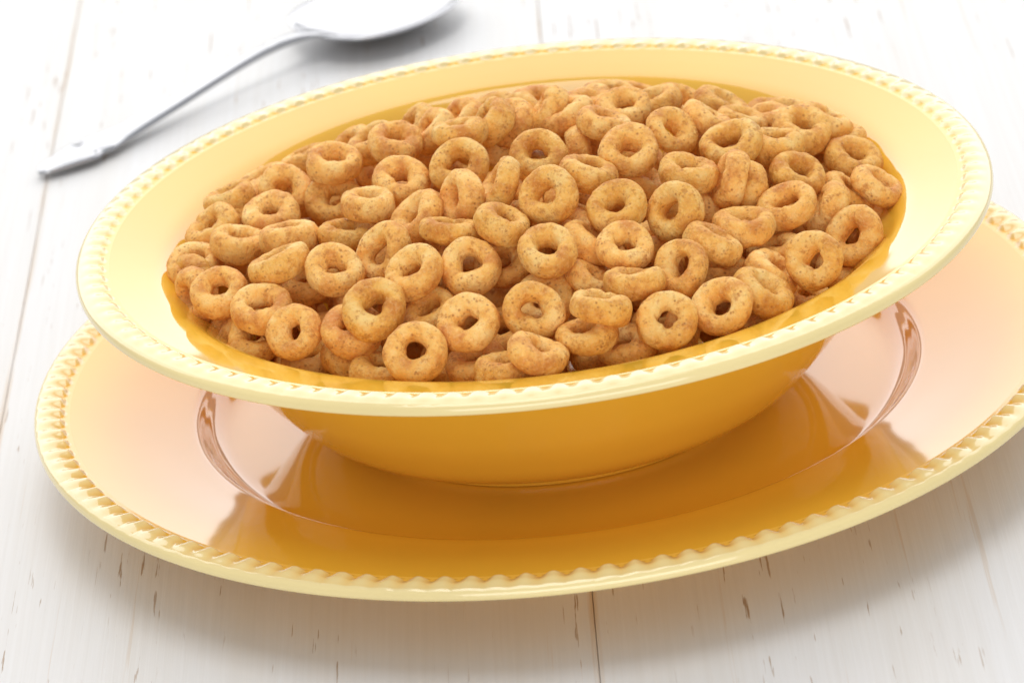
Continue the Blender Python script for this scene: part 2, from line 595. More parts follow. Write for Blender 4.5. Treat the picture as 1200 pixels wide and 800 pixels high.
# ------------------------------------------------------------------ cereal rings
def ring_mesh(seed):
    rnd = random.Random(seed * 77 + 3)
    nt_, npz = 56, 26
    A, sr, sa = 0.0420, 0.0230, 0.0275
    ecc, e_ph = rnd.uniform(0.0, 0.10), rnd.uniform(0, 6.28)
    tri, t_ph = rnd.uniform(0.0, 0.030), rnd.uniform(0, 6.28)
    hole_k, h_ph = rnd.choice([2, 3, 3, 4]), rnd.uniform(0, 6.28)
    hole_a = rnd.uniform(0.04, 0.18)
    fat = rnd.uniform(0.0, 0.16); f_ph = rnd.uniform(0, 6.28)
    warp = rnd.uniform(-0.004, 0.004); w_ph = rnd.uniform(0, 6.28)
    hs = rnd.uniform(0.90, 1.10)                    # axial height
    pinch = [(rnd.uniform(0, 6.28), rnd.uniform(0.08, 0.2), rnd.uniform(0.03, 0.12)) for _ in range(rnd.choice([2, 3, 5, 9, 12]))]
    holes = rnd.uniform(0.80, 1.02)
    off = Vector((rnd.uniform(0, 50), rnd.uniform(0, 50), rnd.uniform(0, 50)))
    verts, faces = [], []
    for i in range(nt_):
        t = 2 * math.pi * i / nt_
        a = A * (1 + ecc * math.cos(2 * (t - e_ph)) + tri * math.cos(3 * (t - t_ph)))
        thick = 1 + fat * math.cos(t - f_ph)
        pin = 0.0
        for (pc, pw, pa) in pinch:
            dlt = (t - pc + math.pi) % (2 * math.pi) - math.pi
            pin += pa * math.exp(-(dlt / pw) ** 2)
        for j in range(npz):
            p = 2 * math.pi * j / npz
            c, s = math.cos(p), math.sin(p)
            # superelliptic section: flatter outside wall
            cc = math.copysign(abs(c) ** 0.86, c)
            ss = math.copysign(abs(s) ** 0.90, s)
            rr = sr * thick * cc
            if c < 0:
                rr *= holes * (1 + hole_a * math.cos(hole_k * (t - h_ph)))
            zz = sa * hs * thick * ss
            # pinches gather at the top face and hole side
            k = pin * (0.35 + 0.65 * max(0.0, -c * 0.5 + abs(s) * 0.6))
            rr *= 1 - 0.5 * k
            zz *= 1 - k
            zz += warp * math.cos(2 * (t - w_ph))
            x, y = (a + rr) * math.cos(t), (a + rr) * math.sin(t)
            v = Vector((x, y, zz))
            n = Vector((cc * math.cos(t), cc * math.sin(t), ss)).normalized()
            d = 0.0031 * noise.noise(v * 16 + off) + 0.0020 * noise.noise(v * 48 + off) + 0.0013 * noise.noise(v * 130 + off)
            v = v + n * d
            verts.append(v * U)
    for i in range(nt_):
        i2 = (i + 1) % nt_
        for j in range(npz):
            j2 = (j + 1) % npz
            faces.append((i * npz + j, i2 * npz + j, i2 * npz + j2, i * npz + j2))
    return mesh_from('cereal_ring', verts, faces, M_OAT)


VARIANTS = [ring_mesh(s) for s in range(22)]

# each row: x, y, z (mm/10 units), normal x, y, z, size, variant, spin, label index
RINGS = [
(-0.662,0.230,0.475,-0.29,0.19,0.94,0.972,19,4.71,110), (-0.538,0.215,0.487,0.02,-0.61,0.79,0.954,7,0.96,97), (-0.501,0.521,0.431,-0.30,0.22,0.93,0.991,3,4.68,118),
(-0.699,0.098,0.465,-0.45,-0.17,0.88,1.015,15,4.92,95), (-0.671,0.202,0.430,-0.51,0.09,0.85,1.040,20,0.39,80), (-0.569,0.093,0.486,-0.17,-0.26,0.95,1.004,12,5.12,81),
(-0.639,-0.022,0.473,0.30,-0.03,0.95,0.981,14,3.12,67), (-0.741,-0.020,0.435,0.03,-0.45,0.89,0.973,17,0.68,66), (-0.527,-0.090,0.500,0.05,0.21,0.98,1.026,18,0.57,68),
(-0.545,-0.240,0.503,-0.29,0.22,0.93,1.057,8,2.86,55), (-0.703,0.063,0.392,-0.02,0.07,1.00,1.010,5,0.87,53), (-0.678,-0.252,0.465,-0.07,-0.53,0.84,0.957,18,2.60,29),
(-0.738,-0.164,0.425,-0.85,-0.50,0.16,0.966,2,0.84,28), (-0.746,-0.060,0.410,-0.83,-0.56,0.02,1.056,10,5.41,44), (-0.589,-0.350,0.455,0.01,-0.36,0.93,1.007,19,0.42,30),
(-0.520,-0.453,0.439,-0.42,-0.62,0.66,0.939,0,6.12,18), (-0.667,-0.247,0.373,-0.74,-0.09,0.67,0.997,15,3.37,1), (-0.610,-0.357,0.390,0.13,-0.36,0.92,0.959,21,2.63,2),
(-0.503,-0.391,0.339,-0.02,-0.10,0.99,0.978,18,3.40,3), (-0.426,-0.321,0.508,0.09,-0.45,0.89,0.983,15,1.60,56), (-0.490,-0.201,0.447,-0.24,-0.39,0.89,0.975,2,2.74,45),
(-0.323,-0.278,0.516,-0.58,-0.62,0.53,1.019,16,4.63,57), (-0.258,-0.420,0.523,-0.40,-0.33,0.85,0.998,18,1.00,46), (-0.224,-0.238,0.480,-0.12,-0.02,0.99,0.979,1,3.19,58),
(-0.177,-0.295,0.553,0.26,0.27,0.93,1.014,16,1.38,71), (-0.244,-0.183,0.549,-0.59,-0.21,0.78,1.029,1,4.64,70), (-0.347,-0.081,0.550,0.08,0.10,0.99,0.942,19,0.28,84),
(-0.429,0.163,0.472,-0.09,-0.54,0.84,0.991,0,5.49,83), (-0.400,-0.106,0.498,0.10,0.07,0.99,0.966,3,5.57,69), (-0.146,-0.166,0.570,-0.83,-0.37,0.43,0.994,8,2.55,85),
(-0.419,0.198,0.544,0.10,-0.20,0.97,0.955,14,0.96,111), (-0.323,0.406,0.442,0.05,-0.49,0.87,1.001,8,0.54,98), (-0.274,0.021,0.553,0.05,-0.37,0.93,0.999,5,5.75,99),
(-0.282,0.230,0.562,0.25,-0.27,0.93,0.989,17,0.74,121), (-0.391,0.428,0.485,-0.49,-0.09,0.87,0.963,3,6.08,119), (-0.334,0.328,0.527,-0.44,0.02,0.90,0.986,19,4.23,120),
(-0.236,0.408,0.518,-0.75,-0.09,0.65,0.962,7,1.83,122), (-0.198,0.302,0.550,-0.75,-0.09,0.65,0.953,4,2.04,123), (-0.133,0.350,0.543,-0.64,-0.04,0.76,1.008,15,2.82,124),
(-0.138,0.122,0.609,0.04,0.16,0.99,0.961,11,1.04,113), (-0.195,0.419,0.465,-0.44,-0.26,0.86,1.041,5,5.89,112), (-0.144,0.001,0.581,-0.12,-0.54,0.83,1.025,3,2.08,100),
(-0.065,0.226,0.513,0.29,0.14,0.95,0.930,1,2.51,101), (-0.026,0.244,0.565,-0.45,-0.26,0.85,1.010,13,0.20,114), (-0.066,0.192,0.595,-0.70,-0.07,0.71,0.961,17,3.26,125),
(-0.011,0.353,0.538,-0.60,-0.21,0.77,1.001,12,5.72,127), (-0.056,0.609,0.461,-0.21,0.06,0.98,1.002,20,3.00,126), (0.062,0.265,0.577,-0.78,-0.01,0.63,0.930,17,2.50,129),
(0.102,0.229,0.577,-0.30,0.08,0.95,0.991,12,5.02,130), (0.160,0.336,0.552,0.12,0.15,0.98,1.034,0,0.18,132), (0.180,0.125,0.585,0.43,0.06,0.90,0.959,5,2.74,115),
(0.105,0.274,0.503,0.20,0.15,0.97,0.962,15,4.14,103), (0.029,0.012,0.576,-0.03,-0.61,0.79,0.988,14,3.72,102), (0.132,0.131,0.523,0.92,-0.23,0.32,0.971,0,5.44,104),
(0.130,-0.130,0.579,0.35,0.04,0.93,1.051,16,0.11,87), (0.223,-0.039,0.580,0.13,-0.43,0.89,1.020,17,3.76,105), (-0.061,-0.143,0.581,-0.77,-0.01,0.64,1.022,4,0.80,86),
(0.037,-0.243,0.585,-0.32,-0.57,0.76,1.030,1,2.12,74), (-0.035,-0.079,0.507,-0.04,-0.11,0.99,1.029,11,2.30,73), (-0.066,-0.325,0.568,0.50,-0.02,0.87,0.979,19,3.63,72),
(0.092,-0.089,0.494,0.53,-0.18,0.83,0.998,8,1.99,75), (0.065,-0.217,0.501,0.20,0.06,0.98,1.047,8,0.32,60), (0.022,-0.448,0.548,0.06,-0.41,0.91,0.986,8,4.71,59),
(-0.140,-0.411,0.519,-0.14,-0.61,0.78,1.007,13,2.23,47), (-0.073,-0.327,0.482,-0.14,-0.45,0.88,0.999,7,1.35,48), (0.114,-0.338,0.507,0.57,-0.00,0.82,1.021,9,4.68,61),
(0.076,-0.268,0.408,0.09,-0.28,0.96,0.987,5,5.76,49), (0.178,-0.306,0.564,-0.22,-0.43,0.88,0.995,18,0.10,76), (0.296,-0.313,0.543,-0.48,-0.61,0.63,1.008,18,4.32,62),
(0.244,-0.024,0.501,0.43,0.03,0.90,1.004,9,3.22,88), (0.340,-0.143,0.556,0.22,-0.08,0.97,0.970,15,4.26,89), (0.361,0.080,0.495,0.06,-0.37,0.93,1.031,1,1.56,90),
(0.430,-0.162,0.538,-0.91,-0.05,0.42,0.955,5,2.55,91), (0.468,-0.128,0.495,-0.94,-0.05,0.33,0.958,15,5.20,78), (0.379,-0.133,0.467,0.83,0.07,0.56,0.955,16,1.55,77),
(0.440,-0.309,0.491,0.09,-0.00,1.00,1.034,0,5.09,63), (0.365,-0.411,0.501,0.52,0.15,0.84,0.987,19,1.34,52), (0.294,-0.497,0.493,-0.51,-0.57,0.65,0.966,21,3.68,39),
(0.182,-0.426,0.524,0.09,-0.42,0.90,0.960,20,0.65,50), (0.255,-0.266,0.462,-0.06,-0.02,1.00,1.015,8,0.16,51), (0.194,-0.544,0.494,0.03,0.24,0.97,0.963,2,1.76,38),
(0.105,-0.454,0.469,0.58,0.08,0.81,0.955,20,4.27,36), (0.372,-0.380,0.416,-0.06,0.07,1.00,1.021,18,2.36,40), (0.499,-0.303,0.419,-0.07,-0.02,1.00,0.958,6,4.97,41),
(0.541,-0.230,0.490,-0.33,-0.30,0.89,0.989,16,1.14,64), (0.577,-0.083,0.496,0.41,-0.25,0.88,1.000,3,4.44,92), (0.643,0.221,0.387,0.39,-0.06,0.92,0.984,0,2.65,93),
(0.542,0.036,0.523,0.12,-0.02,0.99,0.998,17,5.59,108), (0.443,-0.020,0.559,-0.07,-0.29,0.96,1.047,16,4.28,107), (0.408,0.147,0.554,0.59,0.17,0.79,0.982,12,2.16,116),
(0.483,0.228,0.513,0.40,0.12,0.91,0.956,7,4.45,139), (0.321,0.070,0.571,0.56,-0.39,0.73,0.936,10,5.32,106), (0.302,0.346,0.530,-0.22,0.06,0.97,0.988,8,5.82,136),
(0.359,0.466,0.472,0.36,-0.24,0.90,1.009,8,5.03,137), (0.453,0.409,0.483,0.42,0.03,0.91,0.984,9,3.24,138), (0.230,0.235,0.573,-0.05,-0.29,0.95,0.983,9,5.51,134),
(0.153,0.493,0.491,-0.35,-0.14,0.93,0.975,15,3.95,131), (0.208,0.586,0.464,0.11,-0.03,0.99,0.982,13,5.23,133), (0.043,0.543,0.488,0.11,-0.03,0.99,1.006,5,1.17,128),
(0.275,0.676,0.418,0.10,-0.02,0.99,1.004,21,2.03,135), (0.574,0.469,0.415,0.25,-0.04,0.97,1.067,14,3.22,141), (0.594,0.407,0.435,0.10,0.07,0.99,1.017,13,3.16,142),
(0.545,0.314,0.472,0.02,0.07,1.00,0.945,21,2.90,140), (0.611,0.142,0.506,0.21,-0.21,0.95,1.061,19,1.62,143), (0.667,0.245,0.474,0.46,0.11,0.88,1.012,19,1.97,144),
(0.695,0.233,0.436,0.09,0.07,0.99,0.967,20,3.74,145), (0.714,0.082,0.445,0.27,-0.22,0.94,1.001,14,5.91,109), (0.746,-0.072,0.441,0.61,-0.06,0.79,0.978,3,3.57,94),
(0.680,-0.064,0.428,0.68,-0.05,0.73,0.978,3,2.82,79), (0.626,-0.173,0.442,-0.79,0.08,0.61,0.965,15,1.44,65), (0.668,-0.286,0.425,-0.39,-0.63,0.67,1.002,2,2.98,42),
(0.722,-0.055,0.342,-0.88,0.02,0.48,1.037,14,1.66,43), (0.571,-0.458,0.456,-0.50,-0.60,0.63,0.989,17,5.64,27), (0.481,-0.428,0.423,0.67,-0.00,0.74,1.015,21,1.00,26),
(0.449,-0.553,0.440,0.61,-0.06,0.79,1.066,0,2.27,25), (0.428,-0.484,0.356,-0.36,-0.13,0.93,0.957,5,0.95,15), (0.362,-0.629,0.453,-0.42,-0.57,0.71,1.009,7,2.27,24),
(0.246,-0.657,0.452,-0.04,-0.74,0.67,0.989,20,2.85,23), (0.156,-0.626,0.393,-0.05,-0.10,0.99,0.963,9,2.41,12), (0.111,-0.661,0.500,0.29,0.23,0.93,0.964,17,0.61,37),
(0.078,-0.657,0.441,-0.02,0.04,1.00,0.999,10,1.94,22), (0.110,-0.547,0.346,0.11,-0.02,0.99,1.015,4,3.61,11), (-0.023,-0.587,0.479,0.01,-0.78,0.63,0.981,15,5.22,34),
(0.000,-0.489,0.456,0.02,-0.66,0.75,1.002,7,0.03,35), (-0.023,-0.735,0.448,0.46,0.03,0.89,1.025,4,3.98,10), (-0.094,-0.707,0.406,0.04,0.16,0.99,1.010,19,6.01,9),
(-0.158,-0.589,0.469,-0.21,-0.54,0.82,1.030,20,1.52,20), (-0.153,-0.596,0.383,-0.17,-0.20,0.97,1.016,20,4.28,8), (-0.086,-0.476,0.391,-0.03,-0.27,0.96,1.017,3,3.00,21),
(-0.347,-0.512,0.494,0.05,-0.52,0.85,1.064,5,1.81,32), (-0.402,-0.485,0.443,0.06,-0.44,0.90,1.022,6,3.66,19), (-0.411,-0.455,0.368,0.20,-0.19,0.96,1.005,19,5.67,4),
(-0.271,-0.648,0.448,-0.04,-0.75,0.67,1.025,18,2.82,6), (-0.235,-0.465,0.448,-0.28,-0.30,0.91,0.968,21,3.33,33), (-0.349,-0.563,0.375,0.13,-0.02,0.99,0.988,9,4.21,5),
(-0.470,-0.210,0.377,0.01,-0.44,0.90,1.028,15,4.01,31), (-0.501,0.213,0.416,-0.02,-0.11,0.99,1.022,13,6.12,82), (-0.626,0.317,0.419,-0.77,-0.01,0.64,1.054,14,5.09,96),
(0.550,-0.383,0.338,0.23,-0.12,0.97,1.000,7,2.74,16), (0.642,-0.273,0.347,0.07,-0.10,0.99,0.949,19,2.01,17), (-0.600,0.438,0.421,-0.28,0.14,0.95,1.068,9,4.47,117),
(-0.122,-0.583,0.319,-0.03,-0.26,0.96,0.996,18,6.10,0), (-0.005,-0.565,0.374,-0.49,0.35,0.80,1.037,4,3.46,0), (0.267,-0.590,0.391,-0.80,0.50,0.33,1.015,2,4.31,14),
(-0.532,-0.181,0.249,-0.14,-0.19,0.97,1.033,11,2.82,0), (-0.373,-0.387,0.276,-0.24,-0.33,0.91,1.009,2,2.94,0), (-0.204,-0.489,0.345,0.31,-0.31,0.90,1.012,3,5.53,7),
(-0.089,-0.304,0.372,0.08,0.70,0.71,1.014,6,0.67,0), (0.211,-0.505,0.399,-0.82,0.24,0.51,0.978,3,1.00,0), (0.300,-0.352,0.323,-0.40,-0.24,0.89,0.970,20,5.82,0),
(0.389,-0.311,0.286,0.03,0.12,0.99,1.025,4,0.29,0), (-0.441,-0.042,0.237,0.48,0.81,0.34,0.980,18,1.49,0), (-0.342,-0.371,0.432,0.14,0.98,-0.17,0.979,2,6.21,0),
(-0.195,-0.364,0.390,-0.52,-0.12,0.85,0.999,16,4.72,0), (-0.141,-0.193,0.388,0.13,-0.99,0.08,0.931,20,3.47,0), (0.002,-0.222,0.310,0.39,0.47,0.79,0.995,21,5.33,0),
(0.146,-0.108,0.245,0.67,0.17,0.72,1.047,13,3.15,0), (0.135,-0.296,0.439,0.38,-0.33,0.87,0.958,6,0.12,0), (0.302,-0.230,0.349,0.85,0.03,0.52,0.964,3,4.71,0),
(0.406,-0.187,0.254,-0.42,0.20,0.89,0.966,13,5.14,0), (0.595,-0.168,0.255,0.38,-0.90,0.22,1.013,1,4.61,0), (-0.564,-0.058,0.270,-0.28,0.96,-0.03,1.056,13,0.51,0),
(-0.419,0.045,0.260,0.79,-0.29,0.55,0.994,11,1.27,0), (-0.287,-0.210,0.365,-0.81,-0.09,0.57,0.985,16,2.91,0), (-0.168,-0.109,0.343,0.50,0.11,0.86,0.967,5,2.78,0),
(0.009,-0.080,0.346,0.06,-0.74,0.67,1.020,12,1.64,0), (0.045,-0.087,0.336,0.31,0.65,0.70,1.032,14,4.44,0), (0.244,-0.173,0.344,0.92,-0.30,0.25,1.039,7,2.78,0),
(0.376,-0.255,0.408,-0.22,0.72,0.66,1.037,14,0.72,0), (0.514,-0.277,0.310,-0.14,-0.69,0.71,1.011,20,1.20,0), (-0.630,-0.143,0.305,-0.16,-0.50,0.85,0.984,4,0.48,0),
(-0.466,-0.121,0.190,0.30,-0.69,0.66,1.007,3,1.40,0), (-0.354,-0.140,0.427,-0.67,0.10,0.74,0.990,12,2.29,0), (-0.208,-0.212,0.322,0.89,0.26,0.37,1.045,14,0.59,0),
(-0.068,-0.112,0.390,-0.47,-0.54,0.70,1.023,13,3.02,0), (-0.033,-0.220,0.438,-0.20,0.45,0.87,0.995,3,4.50,0), (0.179,-0.156,0.436,0.10,0.09,0.99,0.989,13,0.42,0),
(0.256,-0.006,0.424,0.55,0.08,0.83,1.013,0,2.28,0), (0.302,-0.060,0.350,0.97,0.24,0.08,1.032,1,1.60,0), (0.457,-0.032,0.410,0.40,0.74,0.55,1.009,1,3.57,0),
(0.550,-0.161,0.336,-0.25,0.09,0.97,1.031,14,0.71,0), (-0.545,0.162,0.195,0.26,-0.59,-0.77,1.007,19,3.55,0), (-0.571,-0.008,0.408,-0.51,-0.36,0.78,1.020,0,6.14,54),
(-0.397,-0.022,0.428,-0.15,-0.11,0.98,1.007,21,4.77,0), (-0.281,-0.064,0.472,0.20,0.33,0.92,1.013,4,3.78,0), (-0.146,-0.090,0.436,-0.54,0.13,0.83,1.032,2,2.25,0),
(-0.159,-0.052,0.492,-0.39,0.36,0.85,1.001,0,5.36,0), (0.054,-0.066,0.430,0.62,0.00,0.78,1.031,0,4.72,0), (0.179,0.249,0.367,0.78,-0.07,0.63,0.986,0,1.11,0),
(0.290,-0.034,0.393,-0.32,-0.85,0.42,1.016,9,5.27,0), (0.398,0.126,0.377,-0.59,-0.19,0.78,0.989,4,1.64,0), (0.521,-0.118,0.406,0.34,-0.64,-0.69,0.990,20,0.80,0),
(0.610,-0.031,0.338,0.21,-0.75,0.63,1.020,20,3.39,0), (-0.571,0.217,0.251,0.10,0.91,0.41,1.040,2,2.18,0), (-0.303,0.049,0.416,-0.59,-0.06,0.80,1.005,7,3.02,0),
(-0.243,0.057,0.482,0.37,0.12,0.92,1.042,15,0.71,0), (-0.105,0.059,0.469,-0.74,0.46,0.48,0.978,6,6.10,0), (0.009,0.041,0.491,0.05,-0.15,0.99,1.030,18,5.47,0),
(0.091,0.181,0.362,0.06,0.94,0.35,0.968,20,1.72,0), (0.235,0.105,0.494,-0.29,-0.33,-0.90,0.946,4,1.92,0), (0.499,0.038,0.442,0.59,-0.47,-0.65,0.994,2,4.59,0),
(0.568,0.003,0.424,-0.17,0.42,0.89,0.987,8,1.34,0), (-0.630,0.124,0.287,-0.19,-0.42,0.89,1.013,4,0.69,0), (-0.540,0.458,0.337,0.82,-0.44,0.38,0.989,7,2.84,0),
(-0.285,0.179,0.474,-0.41,0.15,0.90,0.999,21,5.29,0), (0.292,0.519,0.227,-0.82,0.30,0.49,0.998,5,5.32,0), (0.410,0.084,0.376,0.35,0.10,0.93,1.040,21,1.00,0),
(0.515,0.330,0.283,0.22,0.45,0.86,0.977,5,2.20,0), (-0.572,0.210,0.348,0.22,0.29,0.93,1.054,8,3.64,0), (-0.424,0.221,0.341,-0.14,-0.19,0.97,0.960,18,2.45,0),
(-0.339,0.235,0.373,0.89,0.00,0.46,1.038,6,4.68,0), (-0.298,0.493,0.282,-0.32,-0.58,0.75,0.969,11,3.84,0), (-0.160,0.435,0.365,0.63,-0.09,0.77,1.023,4,5.73,0),
(0.069,0.253,0.448,0.26,0.21,0.94,1.047,5,5.02,0), (0.243,0.581,0.274,0.66,-0.75,0.03,1.061,19,5.55,0), (0.241,0.208,0.439,-0.15,-0.50,0.85,1.033,9,5.11,0),
(0.484,0.193,0.413,-0.53,-0.65,0.54,1.012,0,2.36,0), (-0.544,0.338,0.356,0.15,-0.35,0.92,1.065,4,4.23,0), (-0.366,0.361,0.349,-0.43,0.24,0.87,0.988,4,1.89,0),
(-0.291,0.296,0.427,-0.26,-0.66,-0.71,0.968,0,1.26,0), (-0.205,0.470,0.325,0.57,0.03,0.82,1.056,13,3.58,0), (-0.102,0.360,0.278,-0.77,-0.52,-0.38,0.995,17,5.71,0),
(0.024,0.253,0.367,-0.16,0.87,0.47,1.024,10,2.09,0), (0.216,0.322,0.411,0.84,0.45,0.29,1.008,12,2.46,0), (0.399,0.299,0.428,-0.61,-0.51,0.61,0.994,1,0.28,0),
(-0.479,0.411,0.272,-0.46,0.15,0.87,0.985,2,1.54,0), (-0.446,0.414,0.388,-0.40,-0.25,0.88,0.977,13,3.71,0), (-0.311,0.525,0.389,-0.22,-0.71,0.66,1.037,12,0.60,0),
(-0.216,0.321,0.368,-0.44,-0.21,0.88,0.993,18,2.63,0), (0.146,0.441,0.421,-0.12,0.65,0.75,1.005,1,0.42,0), (0.548,0.397,0.339,-0.50,0.08,0.86,0.993,9,4.79,0),
(-0.421,0.485,0.323,-0.09,0.54,0.84,0.984,8,4.66,0), (-0.442,0.543,0.378,-0.42,0.14,0.90,1.031,19,2.96,0), (-0.187,0.545,0.399,0.34,0.64,0.69,0.971,6,2.82,0),
(0.090,0.525,0.351,0.07,0.02,1.00,0.991,20,0.35,0), (0.487,0.489,0.335,-0.03,-0.97,0.23,1.018,18,3.58,0), (-0.342,0.606,0.342,0.09,-0.41,0.91,0.963,3,5.53,0),
(-0.087,0.611,0.385,-0.29,0.22,0.93,1.020,1,3.43,0), (-0.011,0.711,0.373,-0.32,0.65,0.69,0.969,0,3.78,0), (-0.029,-0.504,0.282,-0.06,-0.73,0.69,1.005,20,1.46,0),
(-0.211,-0.443,0.274,0.90,0.02,0.43,0.979,5,3.23,0), (-0.115,-0.421,0.284,-0.24,-0.76,0.61,0.990,12,3.46,0), (0.035,-0.439,0.336,0.49,0.19,0.85,0.931,18,0.52,0),
(0.132,-0.425,0.358,0.52,0.40,0.76,0.953,14,2.84,0), (0.245,-0.468,0.316,0.02,-0.51,0.86,0.960,3,4.21,13), (-0.402,-0.276,0.287,-0.36,0.91,-0.21,1.037,12,1.87,0),
(-0.287,-0.303,0.323,0.29,0.83,0.48,1.015,2,0.51,0), (-0.175,-0.317,0.263,-0.55,0.15,0.82,1.054,13,2.81,0), (-0.031,-0.340,0.316,-0.55,0.30,0.78,0.989,20,5.95,0),
(0.071,-0.329,0.313,-0.63,-0.10,0.77,0.980,0,3.83,0), (0.162,-0.331,0.280,0.76,-0.62,-0.19,0.974,11,2.22,0), (0.230,-0.293,0.378,-0.63,-0.42,0.65,1.008,13,2.98,0),
(-0.379,-0.128,0.304,-0.29,0.00,0.96,0.986,16,4.32,0), (-0.279,-0.193,0.259,0.48,-0.16,0.86,1.006,13,0.58,0), (-0.107,-0.237,0.265,0.71,0.66,0.22,0.963,14,3.81,0),
(-0.030,-0.193,0.310,-0.23,-0.25,0.94,1.001,7,1.95,0), (0.129,-0.224,0.308,-0.28,-0.26,0.92,1.001,14,0.69,0), (0.233,-0.201,0.256,0.51,0.11,0.85,1.051,13,4.32,0),
(0.371,-0.212,0.243,0.49,-0.81,0.32,1.005,8,2.24,0), (0.492,-0.230,0.224,0.06,0.35,0.94,0.962,3,0.57,0), (-0.380,-0.023,0.337,0.57,0.77,0.29,1.007,2,3.85,0),
(-0.278,-0.098,0.374,-0.52,0.85,0.07,0.963,9,0.78,0), (0.081,-0.010,0.322,0.54,0.82,0.19,0.995,20,5.43,0), (0.195,-0.062,0.315,-0.11,-0.62,0.78,0.979,0,2.35,0),
(0.432,-0.106,0.335,-0.97,0.23,0.07,1.039,9,6.15,0), (-0.658,0.005,0.291,0.15,0.15,0.98,0.987,11,1.87,0), (-0.500,0.018,0.364,-0.62,0.21,0.76,1.046,9,4.58,0),
(-0.318,0.056,0.299,-0.27,0.80,0.53,0.999,17,0.07,0), (-0.224,0.011,0.362,-0.05,-0.75,0.66,1.001,0,0.73,0), (-0.103,0.026,0.368,0.40,0.54,0.74,0.998,8,2.79,0),
(-0.000,0.038,0.412,-0.22,-0.68,0.70,0.999,1,3.27,0), (0.134,0.028,0.376,-0.23,-0.87,-0.44,0.996,5,2.47,0), (0.361,0.024,0.301,-0.04,-0.48,0.88,1.001,16,1.59,0),
(0.594,0.031,0.283,-0.79,0.31,0.53,1.017,10,5.76,0), (-0.174,0.126,0.405,0.42,-0.07,0.90,0.947,21,5.65,0), (-0.048,0.151,0.397,0.42,0.35,0.84,1.036,14,4.27,0),
(0.066,0.107,0.428,0.25,0.87,-0.42,1.009,21,4.60,0), (0.192,0.115,0.392,-0.07,0.52,0.85,0.998,3,6.08,0), (0.291,0.127,0.293,0.40,-0.04,0.92,0.990,12,1.37,0),
(0.522,0.111,0.309,0.33,-0.48,0.81,0.993,19,6.25,0),
]
